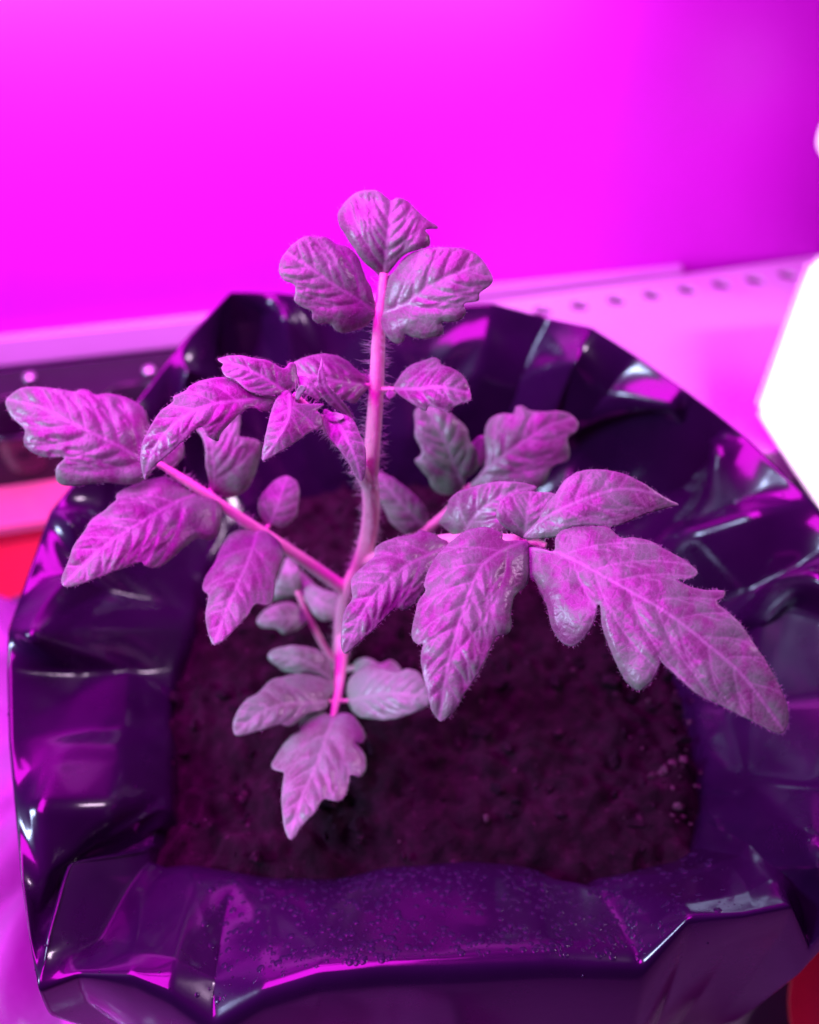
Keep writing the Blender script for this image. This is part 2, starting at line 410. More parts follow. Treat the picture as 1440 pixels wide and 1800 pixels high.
# ================================================================== the grow bag
# one line per fold, clockwise from the front left corner: rim, two points down the inside, soil edge (pixel x, y, height); foot taper
COLS = [
 ((68,1742,.020),(82,1640,.024),(118,1508,.022),(272,1488), .78),
 ((135,1712,.020),(175,1655,.010),(225,1560,.004),(262,1512), .86),
 ((230,1714,.021),(240,1660,.0150),(250,1580,.0065),(290,1520), .93),
 ((300,1744,.019),(310,1680,.0135),(330,1590,.0058),(345,1522), .95),
 ((375,1797,.013),(378,1720,.008),(395,1620,.004),(420,1530), .97),
 ((460,1746,.018),(462,1690,.0138),(472,1600,.0062),(500,1538), .98),
 ((560,1713,.020),(565,1660,.0150),(570,1590,.0072),(580,1540), .98),
 ((682,1701,.020),(682,1650,.0148),(680,1575,.0072),(680,1516), .98),
 ((820,1697,.020),(820,1648,.0148),(820,1570,.0072),(820,1508), .98),
 ((960,1690,.020),(955,1640,.0146),(945,1575,.0070),(940,1522), .98),
 ((1130,1700,.015),(1105,1650,.0112),(1060,1590,.0048),(1030,1552), .98),
 ((1213,1612,.027),(1190,1588,.0200),(1150,1570,.0095),(1120,1535), .97),
 ((1310,1606,.029),(1285,1578,.0200),(1250,1552,.0095),(1195,1520), .95),
 ((1393,1590,.031),(1355,1555,.020),(1310,1530,.010),(1232,1500), .97),
 ((1424,1668,.012),(1392,1545,.014),(1310,1490,.006),(1246,1450), .90),
 ((1520,1560,.042),(1435,1490,.040),(1345,1432,.020),(1250,1400), .86),
 ((1565,1400,.046),(1440,1380,.036),(1345,1330,.026),(1240,1350), .92),
 ((1570,1200,.050),(1445,1210,.044),(1335,1190,.030),(1215,1250), .93),
 ((1545,1060,.055),(1440,1022,.052),(1320,1085,.034),(1190,1180), .92),
 ((1490,950,.058),(1405,985,.040),(1300,1040,.020),(1160,1120), .92),
 ((1437,884,.061),(1330,905,.052),(1205,945,.036),(1120,1060), .90),
 ((1390,838,.064),(1310,860,.044),(1225,880,.022),(1085,1000), .92),
 ((1320,772,.067),(1255,800,.056),(1215,860,.034),(1040,960), .92),
 ((1258,722,.070),(1225,790,.044),(1130,835,.018),(1000,920), .92),
 ((1200,680,.073),(1180,718,.066),(1070,745,.040),(960,890), .92),
 ((1120,622,.078),(1080,690,0.058),(1000,760,0.034),(930,870), .92),
 ((1040,573,.085),(1012,635,0.076),(965,745,0.048),(900,855), .90),
 ((965,556,.081),(915,640,0.06),(880,730,0.036),(850,842), .92),
 ((868,531,.085),(855,600,0.072),(830,700,0.05),(800,835), .92),
 ((760,536,.083),(755,600,0.068),(740,700,0.044),(740,832), .93),
 ((655,526,.084),(650,590,0.074),(650,690,0.052),(670,832), .93),
 ((560,518,.085),(555,590,0.066),(560,690,0.044),(600,836), .93),
 ((482,513,.087),(500,556,0.08),(510,660,0.056),(550,842), .93),
 ((405,510,.090),(412,590,0.07),(440,690,0.05),(510,850), .90),
 ((358,556,.084),(398,620,0.06),(420,720,0.04),(475,866), .92),
 ((312,608,.077),(330,650,.070),(385,760,.034),(440,890), .92),
 ((248,692,.068),(292,705,.048),(350,800,.020),(410,930), .92),
 ((185,780,.062),(235,800,.050),(315,860,.030),(385,965), .92),
 ((122,853,.056),(190,880,.036),(280,930,.016),(365,1000), .92),
 ((88,898,.052),(120,915,.052),(230,990,.028),(350,1035), .90),
 ((48,1005,.046),(100,1030,.032),(190,1072,.014),(338,1075), .92),
 ((14,1106,.041),(52,1118,.044),(150,1108,.030),(332,1108), .88),
 ((12,1180,.036),(70,1200,.026),(160,1215,.012),(306,1180), .92),
 ((15,1300,.031),(62,1300,.031),(175,1310,.016),(290,1285), .92),
 ((26,1420,.027),(72,1420,.028),(185,1425,.016),(286,1395), .90),
 ((38,1550,.023),(78,1545,.018),(140,1500,.008),(286,1452), .88),
 ((52,1650,.021),(82,1625,.015),(138,1560,.006),(276,1478), .84),
]
BC = np.array([0.005, 0.195, 0.0])
ctrl = []
PLAIN = {16, 17, 19, 21, 25, 27, 29, 30, 31, 34, 36, 38, 40, 42, 43}           # film hanging straight between the folds
for k in (18, 20, 22, 26, 32, 35, 39, 41):                                    # standing folds
    r_, a_, b_, s_, t_ = COLS[k]; COLS[k] = (r_, (a_[0], a_[1], a_[2]+.003), (b_[0], b_[1], b_[2]+.003), s_, t_)
for ci, (rim, m1, m2, so, tp) in enumerate(COLS):
    r = PZ(*rim); a = PZ(*m1); b = PZ(*m2); s = PS(*so)
    if ci in PLAIN: a = r+(s-r)*0.36; b = r+(s-r)*0.72
    outv = (r-BC)*np.array([1, 1, 0]); outv /= np.linalg.norm(outv)
    fl = 0.0015
    o1 = r + outv*fl + np.array([0, 0, -0.014])
    o2 = BC + (r-BC)*((1+tp)/2+0.02); o2[2] = -0.05
    o3 = BC + (r-BC)*tp*0.97; o3[2] = TZ+0.001
    if 2 <= ci <= 11: lk = 1.0 if ci < 11 else 0.5; o2[1] -= 0.016*lk; o3[1] -= 0.040*lk; o1[1] -= 0.003*lk
    u = s - outv*0.004; u[2] = s[2]-0.014
    ctrl.append([o3, o2, o1, r, a, b, s, u])
ctrl = np.array(ctrl)                                   # columns x rows x 3
NC, NR = ctrl.shape[:2]; SU, SV = 18, 14
rows = []
for i in range(NR-1):
    for k in range(SV):
        t = k/SV; rows.append(ctrl[:, i]*(1-t) + ctrl[:, i+1]*t)
rows.append(ctrl[:, -1]); R = np.array(rows)            # rows x cols x 3
den = np.zeros((R.shape[0], NC*SU, 3))
for c_ in range(NC):
    for k in range(SU):
        t = k/SU; den[:, c_*SU+k] = R[:, c_]*(1-t) + R[:, (c_+1) % NC]*t
def gauss(a, sig, axis, wrap):
    rad = int(3*sig+1); ker = np.exp(-0.5*(np.arange(-rad, rad+1)/sig)**2); ker /= ker.sum(); out = np.zeros_like(a)
    for i, kv in zip(range(-rad, rad+1), ker):
        if wrap: out += kv*np.roll(a, -i, axis=axis)
        else:
            idx = np.clip(np.arange(a.shape[axis])+i, 0, a.shape[axis]-1); out += kv*np.take(a, idx, axis=axis)
    return out
soft = gauss(den, 4.2, 0, False); crisp = gauss(den, 0.9, 0, False)
fw_ = np.clip(1.25-np.abs(np.arange(NC*SU)/SU-6.5)/7.0, 0, 1)[None, :, None]; den = soft*fw_ + crisp*(1-fw_); den = gauss(den, 0.9, 1, True)
# crumple: crisp small folds pressed along the surface normal
du = np.roll(den, -1, 1)-np.roll(den, 1, 1); dv = np.gradient(den, axis=0)
nrm = np.cross(du, dv); nrm /= np.linalg.norm(nrm, axis=2, keepdims=True)+1e-12
off = np.zeros(den.shape[:2])
def facet_field(npts, amp, seed):
    """random flat facets with crisp creases between them (linear over a triangulation of scattered points)"""
    rg = np.random.default_rng(seed); P_ = []; A_ = []
    for _ in range(npts):
        u, v, a_ = rg.uniform(0, NC), rg.uniform(3.0, 6.3), rg.uniform(-1, 1)
        for sh in (-NC, 0, NC):
            if -6 < u+sh < NC+6: P_.append((u+sh, v)); A_.append(a_)
    for u in np.arange(-6, NC+6.01, 1.0):
        for v in (2.8, 7.2): P_.append((u, v)); A_.append(0.0)
    v2, e2, f2, ov, *_ = delaunay_2d_cdt([Vector(q) for q in P_], [], [], 0, 1e-9)
    A_ = [A_[o_[0]] if o_ else 0.0 for o_ in ov]
    out = np.zeros(den.shape[:2]); vs_ = np.linspace(0, NR-1, den.shape[0]); us_ = np.arange(NC*SU)/SU
    for f in f2:
        p0, p1, p2 = (np.array(v2[i]) for i in f); mnx, mxx = min(p0[0], p1[0], p2[0]), max(p0[0], p1[0], p2[0])
        mny, mxy = min(p0[1], p1[1], p2[1]), max(p0[1], p1[1], p2[1])
        iu = np.where((us_ >= mnx-1e-6) & (us_ <= mxx+1e-6))[0]; iv_ = np.where((vs_ >= mny-1e-6) & (vs_ <= mxy+1e-6))[0]
        if len(iu) == 0 or len(iv_) == 0: continue
        U, V = np.meshgrid(us_[iu], vs_[iv_]); den_ = (p1[1]-p2[1])*(p0[0]-p2[0])+(p2[0]-p1[0])*(p0[1]-p2[1])
        if abs(den_) < 1e-12: continue
        w0 = ((p1[1]-p2[1])*(U-p2[0])+(p2[0]-p1[0])*(V-p2[1]))/den_; w1 = ((p2[1]-p0[1])*(U-p2[0])+(p0[0]-p2[0])*(V-p2[1]))/den_; w2 = 1-w0-w1
        ok = (w0 >= -1e-6) & (w1 >= -1e-6) & (w2 >= -1e-6); val = w0*A_[f[0]]+w1*A_[f[1]]+w2*A_[f[2]]
        sub = out[np.ix_(iv_, iu)]; sub[ok] = val[ok]; out[np.ix_(iv_, iu)] = sub
    return out*amp
off = facet_field(46, 0.0080, 3) + facet_field(150, 0.0008, 4)
vfrac = np.linspace(0, NR-1, den.shape[0])
win = np.clip((vfrac-3.1)/0.6, 0, 1)[:, None]           # keep the rim clean
cols_f = np.arange(NC*SU)/SU
front = np.exp(-((cols_f-7)/4.0)**2)[None, :]           # the front panel is smooth
off = gauss(gauss(off, 0.6, 0, False), 0.6, 1, True)
den = den + nrm*(off*win*(1-0.85*front))[..., None]
nr, nc = den.shape[:2]
verts = den.reshape(-1, 3); faces = []
for i in range(nr-1):
    for j in range(nc):
        j2 = (j+1) % nc; faces.append((i*nc+j, i*nc+j2, (i+1)*nc+j2, (i+1)*nc+j))
bag = mesh_obj('grow_bag', verts, faces, M_film)
sm = bag.modifiers.new('film', 'SOLIDIFY'); sm.thickness = 0.00022; sm.offset = 0
tag(bag, 'crumpled glossy black plastic grow bag with rolled rim around the tomato plant', 'grow bag')

# condensation beads on the smooth front flap
du = np.roll(den, -1, 1)-np.roll(den, 1, 1); dv = np.gradient(den, axis=0); nrm = np.cross(du, dv); nrm /= np.linalg.norm(nrm, axis=2, keepdims=True)+1e-12
dvs = []; dfs = []
def bead(p, n, r, fl):
    n = n if np.dot(n, CAM-p) > 0 else -n
    t1 = np.cross(n, [1, 0, 0.1]); t1 /= np.linalg.norm(t1); t2 = np.cross(n, t1); b0 = len(dvs); K = 8
    for (rr, hh) in ((1.0, -0.05), (0.86, 0.5), (0.5, 0.86)):
        for k in range(K):
            a = 2*math.pi*k/K; dvs.append(p + r*(t1*rr*math.cos(a)+t2*rr*math.sin(a)) + n*(r*fl*hh+0.00012))
    dvs.append(p + n*(r*fl+0.00012))
    for q in range(2):
        for k in range(K): k2 = (k+1) % K; dfs.append((b0+q*K+k, b0+q*K+k2, b0+(q+1)*K+k2, b0+(q+1)*K+k))
    for k in range(K): dfs.append((b0+2*K+k, b0+2*K+(k+1) % K, b0+3*K))
cnt = 0
while cnt < 1900:
    cu = rng.uniform(3.2, 12.6); vf = rng.uniform(3.25, 5.95)
    dens = math.exp(-((cu-7.6)/2.6)**2)*max(0.05, min(1, 0.7+1.6*noise.noise(Vector((cu*1.3, vf*1.7, 2.2)))))
    if rng.random() > 0.06+0.94*dens: continue
    i = int(vf*SV); j = int(cu*SU); fi = vf*SV-i; fj = cu*SU-j
    p = (den[i, j]*(1-fi)+den[i+1, j]*fi)*(1-fj) + (den[i, j+1]*(1-fi)+den[i+1, j+1]*fi)*fj
    bead(p, nrm[i, j], 0.00020+0.00100*rng.random()**3.2, 0.20); cnt += 1
for _ in range(90):
    i = int(rng.uniform(2.0, 5.8)*SV); j = int(rng.uniform(0, NC)*SU) % nc
    bead(den[i, j], nrm[i, j], rng.uniform(0.00018, 0.00042), 0.7)
tag(mesh_obj('condensation_droplets', dvs, dfs, M_water), 'tiny water beads on the front flap of the black bag', 'droplets', kind='stuff')

# ================================================================== soil
soil_ring = ctrl[:, 6, :2]
poly = [tuple(BC[:2] + (q-BC[:2])*1.03) for q in soil_ring]
def resample_closed(P, step):
    P = np.asarray(P, float); Q = np.vstack([P, P[:1]]); L = np.r_[0, np.cumsum(np.linalg.norm(np.diff(Q, axis=0), axis=1))]
    n = max(8, int(L[-1]/step)); s = np.linspace(0, L[-1], n, endpoint=False)
    return np.stack([np.interp(s, L, Q[:, k]) for k in range(Q.shape[1])], 1)
def in_poly(pts, poly):
    x, y = pts[:, 0], pts[:, 1]; P = np.asarray(poly); ins = np.zeros(len(pts), bool); j = len(P)-1
    for i in range(len(P)):
        xi, yi, xj, yj = P[i, 0], P[i, 1], P[j, 0], P[j, 1]
        c_ = ((yi > y) != (yj > y)) & (x < (xj-xi)*(y-yi)/((yj-yi) if abs(yj-yi) > 1e-12 else 1e-12)+xi)
        ins ^= c_; j = i
    return ins
def in1(pt, P):
    x, y = pt; xi, yi = P[:, 0], P[:, 1]; xj, yj = np.roll(xi, 1), np.roll(yi, 1); dy = yj-yi
    c_ = ((yi > y) != (yj > y)) & (x < (xj-xi)*(y-yi)/np.where(np.abs(dy) < 1e-12, 1e-12, dy)+xi)
    return bool(c_.sum() & 1)
def seg_dist(pts, A, B):
    d = np.full(len(pts), 1e9); tt = np.zeros(len(pts)); side = np.zeros(len(pts)); idx = np.zeros(len(pts), int)
    for i in range(len(A)):
        ab = B[i]-A[i]; l2 = ab@ab+1e-12; t = np.clip(((pts-A[i])@ab)/l2, 0, 1); q = pts-(A[i]+t[:, None]*ab)
        dd = np.linalg.norm(q, axis=1); m_ = dd < d
        d[m_] = dd[m_]; tt[m_] = t[m_]; idx[m_] = i; side[m_] = np.sign(ab[0]*q[m_, 1]-ab[1]*q[m_, 0])
    return d, idx, tt, side
def cdt_fill(bnd, pts):
    allp = [Vector(q) for q in bnd] + [Vector(q) for q in pts]; n = len(bnd)
    v2, e2, f2, *_ = delaunay_2d_cdt(allp, [(i, (i+1) % n) for i in range(n)], [], 1, 1e-9)
    return np.array([(v.x, v.y) for v in v2]), f2
bnd = resample_closed(poly, 0.0016); st = 0.0013
mn, mx_ = bnd.min(0), bnd.max(0)
gx, gy = np.meshgrid(np.arange(mn[0], mx_[0], st), np.arange(mn[1], mx_[1], st)); g = np.stack([gx.ravel(), gy.ravel()], 1)
g += rng.uniform(-0.3, 0.3, g.shape)*st; g = g[in_poly(g, bnd)]
dd = seg_dist(g, bnd, np.roll(bnd, -1, 0))[0]; g = g[dd > st*0.6]
v2, f2 = cdt_fill(bnd, g)
def soil_h(x, y):
    v = Vector((x, y, 0.0))
    h = 0.0045*noise.noise(v*38) + 0.0042*abs(noise.noise(v*85+Vector((3, 1, 0)))) + 0.0022*noise.noise(v*210)
    d0 = noise.voronoi(v*62+Vector((noise.noise(v*140), noise.noise(v*140+Vector((9, 0, 0))), 0))*0.5)[0]; h += 0.0085*(0.55-min(0.9, d0[0]))
    d1 = noise.voronoi(v*260)[0]; h += 0.0018*(0.6-min(0.9, d1[0]))
    return soil_z(y) + h - 0.002
ed_ = seg_dist(v2, bnd, np.roll(bnd, -1, 0))[0]
sv = [(x, y, soil_h(x, y)-0.007*math.exp(-(e/0.007)**2)) for (x, y), e in zip(v2, ed_)]
tag(mesh_obj('potting_soil', sv, f2, M_soil), 'dark crumbly potting soil filling the black bag', 'soil', kind='stuff')
# loose crumbs
cv = []; cf = []
ico = bmesh.new(); bmesh.ops.create_icosphere(ico, subdivisions=1, radius=1.0)
iv = np.array([v.co for v in ico.verts]); ifc = [[v.index for v in f.verts] for f in ico.faces]; ico.free()
inn = g[in_poly(g, np.asarray(BC[:2] + (np.asarray(bnd)-BC[:2])*0.95))]
for k in range(420):
    x, y = inn[rng.integers(len(inn))]; r = 0.0005+0.0026*rng.random()**4
    b0 = len(cv); sc = rng.uniform(0.45, 1.5, 3); jit = rng.uniform(0.55, 1.35, (len(iv), 1))
    q = iv*jit*sc*r + np.array([x, y, soil_h(x, y)+r*0.35]); cv.extend(q); cf.extend([[i+b0 for i in f] for f in ifc])
m, nt, p = newmat('soil_crumb'); co = objco(nt); n = noise_tex(nt, 260, 3, 0.6, co)
nt.links.new(ramp(nt, [(0.3, (0.006, 0.001, 0.005)), (0.6, (0.020, 0.003, 0.015)), (0.74, (0.10, 0.016, 0.06))], n.outputs['Fac']).outputs[0], p.inputs['Base Color'])
p.inputs['Roughness'].default_value = 0.95; p.inputs['Specular IOR Level'].default_value = 0.2
o_cr = mesh_obj('soil_crumbs', cv, cf, m, smooth=False)
pv = []; pf = []
for k in range(75):                                   # pale mineral grains, mostly near the right edge
    q0 = PS(*((1195+rng.normal()*38, 1370+rng.normal()*95) if k < 50 else (rng.uniform(330, 1200), rng.uniform(1000, 1490))))
    r = 0.0003+0.0014*rng.random()**3; b0 = len(pv); jit = rng.uniform(0.5, 1.4, (len(iv), 1))
    pv.extend(iv*jit*rng.uniform(0.6, 1.3, 3)*r + np.array([q0[0], q0[1], soil_h(q0[0], q0[1])+r*0.4])); pf.extend([[i+b0 for i in f] for f in ifc])
tag(mesh_obj('mineral_grains', pv, pf, paint('pale_grain', (0.075, 0.022, 0.05), 0.8, 300, 0.4), smooth=False), 'pale mineral grains scattered on the soil near its right edge', 'grains', kind='stuff')
tag(o_cr, 'loose dark crumbs lying on the potting soil', 'soil', kind='stuff')

# ================================================================== the tomato plant
plant = empty('tomato_plant', tuple(PS(597, 1195)))
tag(plant, 'young tomato plant with hairy stem and lobed leaves growing from the soil', 'plant')

def catmull(P, n):
    P = np.asarray(P, float); Q = np.vstack([2*P[0]-P[1], P, 2*P[-1]-P[-2]]); out = []
    for i in range(1, len(Q)-2):
        for k in range(n):
            t = k/n; p0, p1, p2, p3 = Q[i-1], Q[i], Q[i+1], Q[i+2]
            out.append(0.5*((2*p1)+(-p0+p2)*t+(2*p0-5*p1+4*p2-p3)*t*t+(-p0+3*p1-3*p2+p3)*t**3))
    out.append(P[-1]); return np.array(out)
def catmull_closed(P, n):
    P = np.asarray(P, float); N = len(P); out = []
    for i in range(N):
        p0, p1, p2, p3 = P[i-1], P[i], P[(i+1) % N], P[(i+2) % N]
        for k in range(n):
            t = k/n; out.append(0.5*((2*p1)+(-p0+p2)*t+(2*p0-5*p1+4*p2-p3)*t*t+(-p0+3*p1-3*p2+p3)*t**3))
    return np.array(out)

HB = {}                                               # hair buckets, one list per owner
def add_hair(own, p, d, L, r):
    V_, F_ = HB.setdefault(own, ([], []))
    d = d/np.linalg.norm(d); a = np.cross(d, [0.3, 0.5, 0.8]); a /= np.linalg.norm(a); b = np.cross(d, a); k0 = len(V_)
    bend = rng.normal(size=3)*0.16*L
    for (t, rr) in ((0.0, 1.0), (0.55, 0.7)):
        for k in range(3):
            an = 2.0944*k; V_.append(p + d*L*t + bend*t*t + (a*math.cos(an)+b*math.sin(an))*r*rr)
    V_.append(p + d*L + bend)
    for k in range(3):
        k2 = (k+1) % 3; F_.append((k0+k, k0+k2, k0+3+k2, k0+3+k)); F_.append((k0+3+k, k0+3+k2, k0+6))

def tube(name, pts, rad, mat, parent, own=None, hairs=0, hl=0.0016, K=14):
    """pts: (px, py, depth) list; rad: radii in metres"""
    P3 = catmull([PD(*q) for q in pts], 10); Rr = np.interp(np.linspace(0, len(pts)-1, len(P3)), range(len(pts)), rad)
    Tn = np.gradient(P3, axis=0); Tn /= np.linalg.norm(Tn, axis=1, keepdims=True)
    vs = []; fs = []; a = np.cross(Tn[0], [0, 1, 0.2]); a /= np.linalg.norm(a)
    fr = []
    for i in range(len(P3)):
        a = a-Tn[i]*(a@Tn[i]); a /= np.linalg.norm(a); b = np.cross(Tn[i], a); fr.append((a.copy(), b))
        for k in range(K):
            an = 2*math.pi*k/K; rr = Rr[i]*(1+0.05*math.sin(3*an+i*0.15)+0.03*noise.noise(Vector(P3[i])*300+Vector((k, 0, 0))))
            vs.append(P3[i]+rr*(a*math.cos(an)+b*math.sin(an)))
    n = len(P3)
    for i in range(n-1):
        for k in range(K): k2 = (k+1) % K; fs.append((i*K+k, i*K+k2, (i+1)*K+k2, (i+1)*K+k))
    fs.append(tuple(range(K))[::-1]); fs.append(tuple((n-1)*K+k for k in range(K)))
    o = mesh_obj(name, vs, fs, mat, parent)
    for _ in range(hairs):
        i = rng.integers(0, n-1); an = rng.uniform(0, 6.283); a, b = fr[i]; t = rng.random()
        c_ = P3[i]*(1-t)+P3[i+1]*t; dr = a*math.cos(an)+b*math.sin(an)
        add_hair(own or name, c_+dr*Rr[i]*0.97, dr+0.25*rng.normal(size=3), hl*rng.uniform(0.35, 1.25), 0.000045)
    return o

def leaflet(parent, own, crop, out, mid, d0, d1, arch=0.0, h=0.45, fold=0.12, curl=-0.5, pucker=4.5, nsec=6, step=4.2, mat=None, hair=1.0, wave=2.0, solid=0.00028):
    ox, oy, sc = crop
    out = np.array([(ox+x/sc, oy+y/sc) for x, y in out]); mid = np.array([(ox+x/sc, oy+y/sc) for x, y in mid])
    step *= 0.82
    B = resample_closed(catmull_closed(out, 8), step*0.8)
    B = B + np.array([[0.9*noise.noise(Vector((x*0.07, y*0.07, 5))), 0.9*noise.noise(Vector((x*0.07, y*0.07, 9)))] for x, y in B])
    Mc = catmull(mid, 10)
    L = np.r_[0, np.cumsum(np.linalg.norm(np.diff(Mc, axis=0), axis=1))]; Lt = L[-1]
    # secondary veins
    segA, segB, wgt = [], [], []
    for side in (-1, 1):
        for q in range(nsec):
            t = 0.07+0.80*(q+0.5+(0.18 if side > 0 else -0.12)+random.uniform(-0.2, 0.2))/nsec; s = t*Lt
            p = np.array([np.interp(s, L, Mc[:, 0]), np.interp(s, L, Mc[:, 1])])
            k = min(len(Mc)-2, int(np.searchsorted(L, s))); tg = Mc[k+1]-Mc[k]; tg = tg/(np.linalg.norm(tg)+1e-9)
            ang = side*math.radians(58-18*t+random.uniform(-9, 9)); ln = 0
            for stp in range(60):
                ca, sa = math.cos(ang), math.sin(ang); d_ = np.array([tg[0]*ca-tg[1]*sa, tg[0]*sa+tg[1]*ca]); qn = p+d_*6
                if not in1(qn, B): break
                segA.append(p); segB.append(qn); p = qn; ang *= 0.965; ln += 6
                if stp == 6 or stp == 11:                     # a side branch
                    a2 = ang*0.45; p2 = p.copy()
                    for _ in range(7):
                        d2_ = np.array([tg[0]*math.cos(a2)-tg[1]*math.sin(a2), tg[0]*math.sin(a2)+tg[1]*math.cos(a2)]); q2 = p2+d2_*5
                        if not in1(q2, B): break
                        segA.append(p2); segB.append(q2); p2 = q2
    mn, mx_ = B.min(0), B.max(0); hx = step*0.866
    ys = np.arange(mn[1], mx_[1], hx); pts = []
    for r_, y in enumerate(ys):
        xs = np.arange(mn[0]+(step/2 if r_ % 2 else 0), mx_[0], step); pts.append(np.stack([xs, np.full(len(xs), y)], 1))
    pts = np.vstack(pts); pts += rng.uniform(-0.18, 0.18, pts.shape)*step
    pts = pts[in_poly(pts, B)]; db = seg_dist(pts, B, np.roll(B, -1, 0))[0]; pts = pts[db > step*0.55]
    V2, F2 = cdt_fill(B, pts)
    dm, im, tm, sd = seg_dist(V2, Mc[:-1], Mc[1:])
    ds = seg_dist(V2, np.array(segA), np.array(segB))[0] if segA else np.full(len(V2), 99.0)
    de = seg_dist(V2, B, np.roll(B, -1, 0))[0]
    tpar = (L[im]+tm*(L[im+1]-L[im]))/Lt
    mp2 = Mc[im]*(1-tm)[:, None] + Mc[im+1]*tm[:, None]
    dmid = d0+(d1-d0)*tpar-arch*4*tpar*(1-tpar)
    M3 = PD(mp2[:, 0], mp2[:, 1], dmid)
    b3, t3 = PD(mid[0, 0], mid[0, 1], d0), PD(mid[-1, 0], mid[-1, 1], d1)
    ch = (t3-b3)/np.linalg.norm(t3-b3); cen = (b3+t3)/2
    tocam = (CAM-cen)/np.linalg.norm(CAM-cen); nn = (1-h)*tocam+h*np.array([0, 0, 1.0]); nn = nn-ch*(nn@ch); nn /= np.linalg.norm(nn)
    px2m = dmid/FPX; W = max(dm.max(), 1)*px2m.mean()
    lat = dm*px2m
    sp = Lt*0.8/nsec
    wv = np.array([noise.noise(Vector((x*0.02, y*0.02, d0*100))) for x, y in V2])
    nz = np.array([noise.noise(Vector((x*0.06, y*0.06, 3.3))) for x, y in V2])
    pk = pucker*1.05*(1-np.exp(-(ds/(0.26*sp))**1.15))*(1-np.exp(-(dm/(0.30*sp))**1.2))
    groove = -0.10*pucker*np.exp(-(dm/9.0)**2) + 1.2*np.exp(-(dm/2.6)**2)
    edge_k = np.clip(de/10.0, 0, 1)
    off = fold*lat + curl*lat*lat/W*0.5 + px2m*(pk*edge_k+groove + wave*wv*np.clip(dm/30, 0, 1)*3 + 1.0*nz*(pucker/4.5))
    rd_ = ray(V2[:, 0], V2[:, 1])
    dd = ((M3+nn*off[:, None]-CAM)@nn)/(rd_@nn)
    lim = 0.030; dd = np.clip(dd, dmid-lim, dmid+lim)
    V3 = CAM+dd[:, None]*rd_
    faces = []
    for f in F2:
        a, b, c_ = V3[f[0]], V3[f[1]], V3[f[2]]
        faces.append(tuple(f) if np.cross(b-a, c_-a)@(CAM-a) > 0 else tuple(f)[::-1])
    o = mesh_obj('leaflet', V3, faces, mat or M_leaf, parent)
    me = o.data
    vein = np.maximum(np.exp(-(dm/2.9)**2), 0.6*np.exp(-(ds/1.7)**2)); edge = np.exp(-(de/2.5)**2)
    for nm, arr in (('vein', vein), ('edge', edge)):
        at = me.attributes.new(nm, 'FLOAT', 'POINT'); at.data.foreach_set('value', arr.astype(np.float32))
    at = me.attributes.new('lc', 'FLOAT_VECTOR', 'POINT')
    at.data.foreach_set('vector', np.c_[V2, np.full(len(V2), 40*d0*100 % 97)].astype(np.float32).ravel())
    sm = o.modifiers.new('thickness', 'SOLIDIFY'); sm.thickness = solid; sm.offset = -1
    # fine hairs along the margin and over the blade
    nb = len(B); cb = V2.mean(0)
    key = {}
    kd = V3[:nb]
    for _ in range(int(nb*0.55*hair)):
        i = rng.integers(0, nb); p = kd[i]; j = (i+1) % nb; tg = kd[j]-p
        nv = np.cross(tg, nn); nv /= np.linalg.norm(nv)+1e-12
        if nv@(p-V3.mean(0)) < 0 and False: nv = -nv
        mid_ = p+nv*0.002; pr = (mid_-CAM); x_ = CX+FPX*(pr@RT)/(pr@FW); y_ = CY-FPX*(pr@UP)/(pr@FW)
        if in1((x_, y_), B): nv = -nv
        add_hair(own, p, nv+0.3*nn+0.25*rng.normal(size=3), rng.uniform(0.0003, 0.0009), 0.000019)
    ni = len(V2)-nb
    for _ in range(int(ni*0.025*hair)):
        i = nb+rng.integers(0, max(1, ni))
        if i >= len(V3): continue
        add_hair(own, V3[i], nn+0.45*rng.normal(size=3), rng.uniform(0.0003, 0.0010), 0.000018)
    return o

def flush_hairs(own, parent):
    if own in HB:
        V_, F_ = HB.pop(own); o = mesh_obj('hairs', V_, F_, M_hair, parent); o['kind'] = 'stuff'

c1 = (480, 320, 3.6); c2 = (230, 600, 3.2); c3 = (0, 660, 3.6); c4 = (330, 810, 4.114); c5 = (660, 620, 3.6)
c6 = (590, 810, 3.512); c7 = (900, 800, 2.769); c8 = (390, 1100, 3.692)

# ---- main stem
stem = tube('stem', [(597, 1215, .318), (599, 1150, .302), (603, 1090, .291), (614, 1036, .279), (633, 992, .272), (647, 946, .266), (653, 896, .258), (649, 842, .250)],
            [.0026, .0026, .0026, .0028, .0025, .0025, .0025, .0024], M_stem, plant, 'stem', 900, 0.0024)
flush_hairs('stem', stem)

# ---- upright leaf
A = tube('leaf', [(648, 850, .251), (655, 790, .243), (661, 700, .235), (664, 620, .230), (668, 550, .2255), (676, 480, .2235)],
         [.0026, .0022, .0020, .0018, .0015, .0011], M_stem, plant, 'A', 650, 0.0030)
leaflet(A, 'A', c1, [(700,600),(640,560),(570,500),(520,430),(460,340),(420,270),(410,200),(440,150),(490,90),(560,55),(640,50),(700,80),(745,115),(790,100),(850,120),(890,160),(930,200),(980,240),(1045,290),(965,300),(988,340),(990,400),(920,430),(850,450),(800,490),(760,540)],
        [(700,600),(720,420),(735,260),(750,128)], .2250, .2225, .004, .25, .25, -0.9, 5.0, 5, 3.8)
leaflet(A, 'A', c1, [(655,800),(640,740),(620,670),(580,590),(540,480),(470,410),(400,390),(330,345),(270,350),(210,340),(140,380),(90,430),(45,500),(40,570),(70,620),(135,650),(140,700),(135,750),(180,790),(245,820),(250,870),(290,895),(360,900),(400,940),(450,955),(540,930),(600,905),(640,850)],
        [(660,822),(500,720),(370,640),(230,540),(75,440)], .2250, .2170, .003, .35, .18, -0.8, 5.2, 5, 3.8)
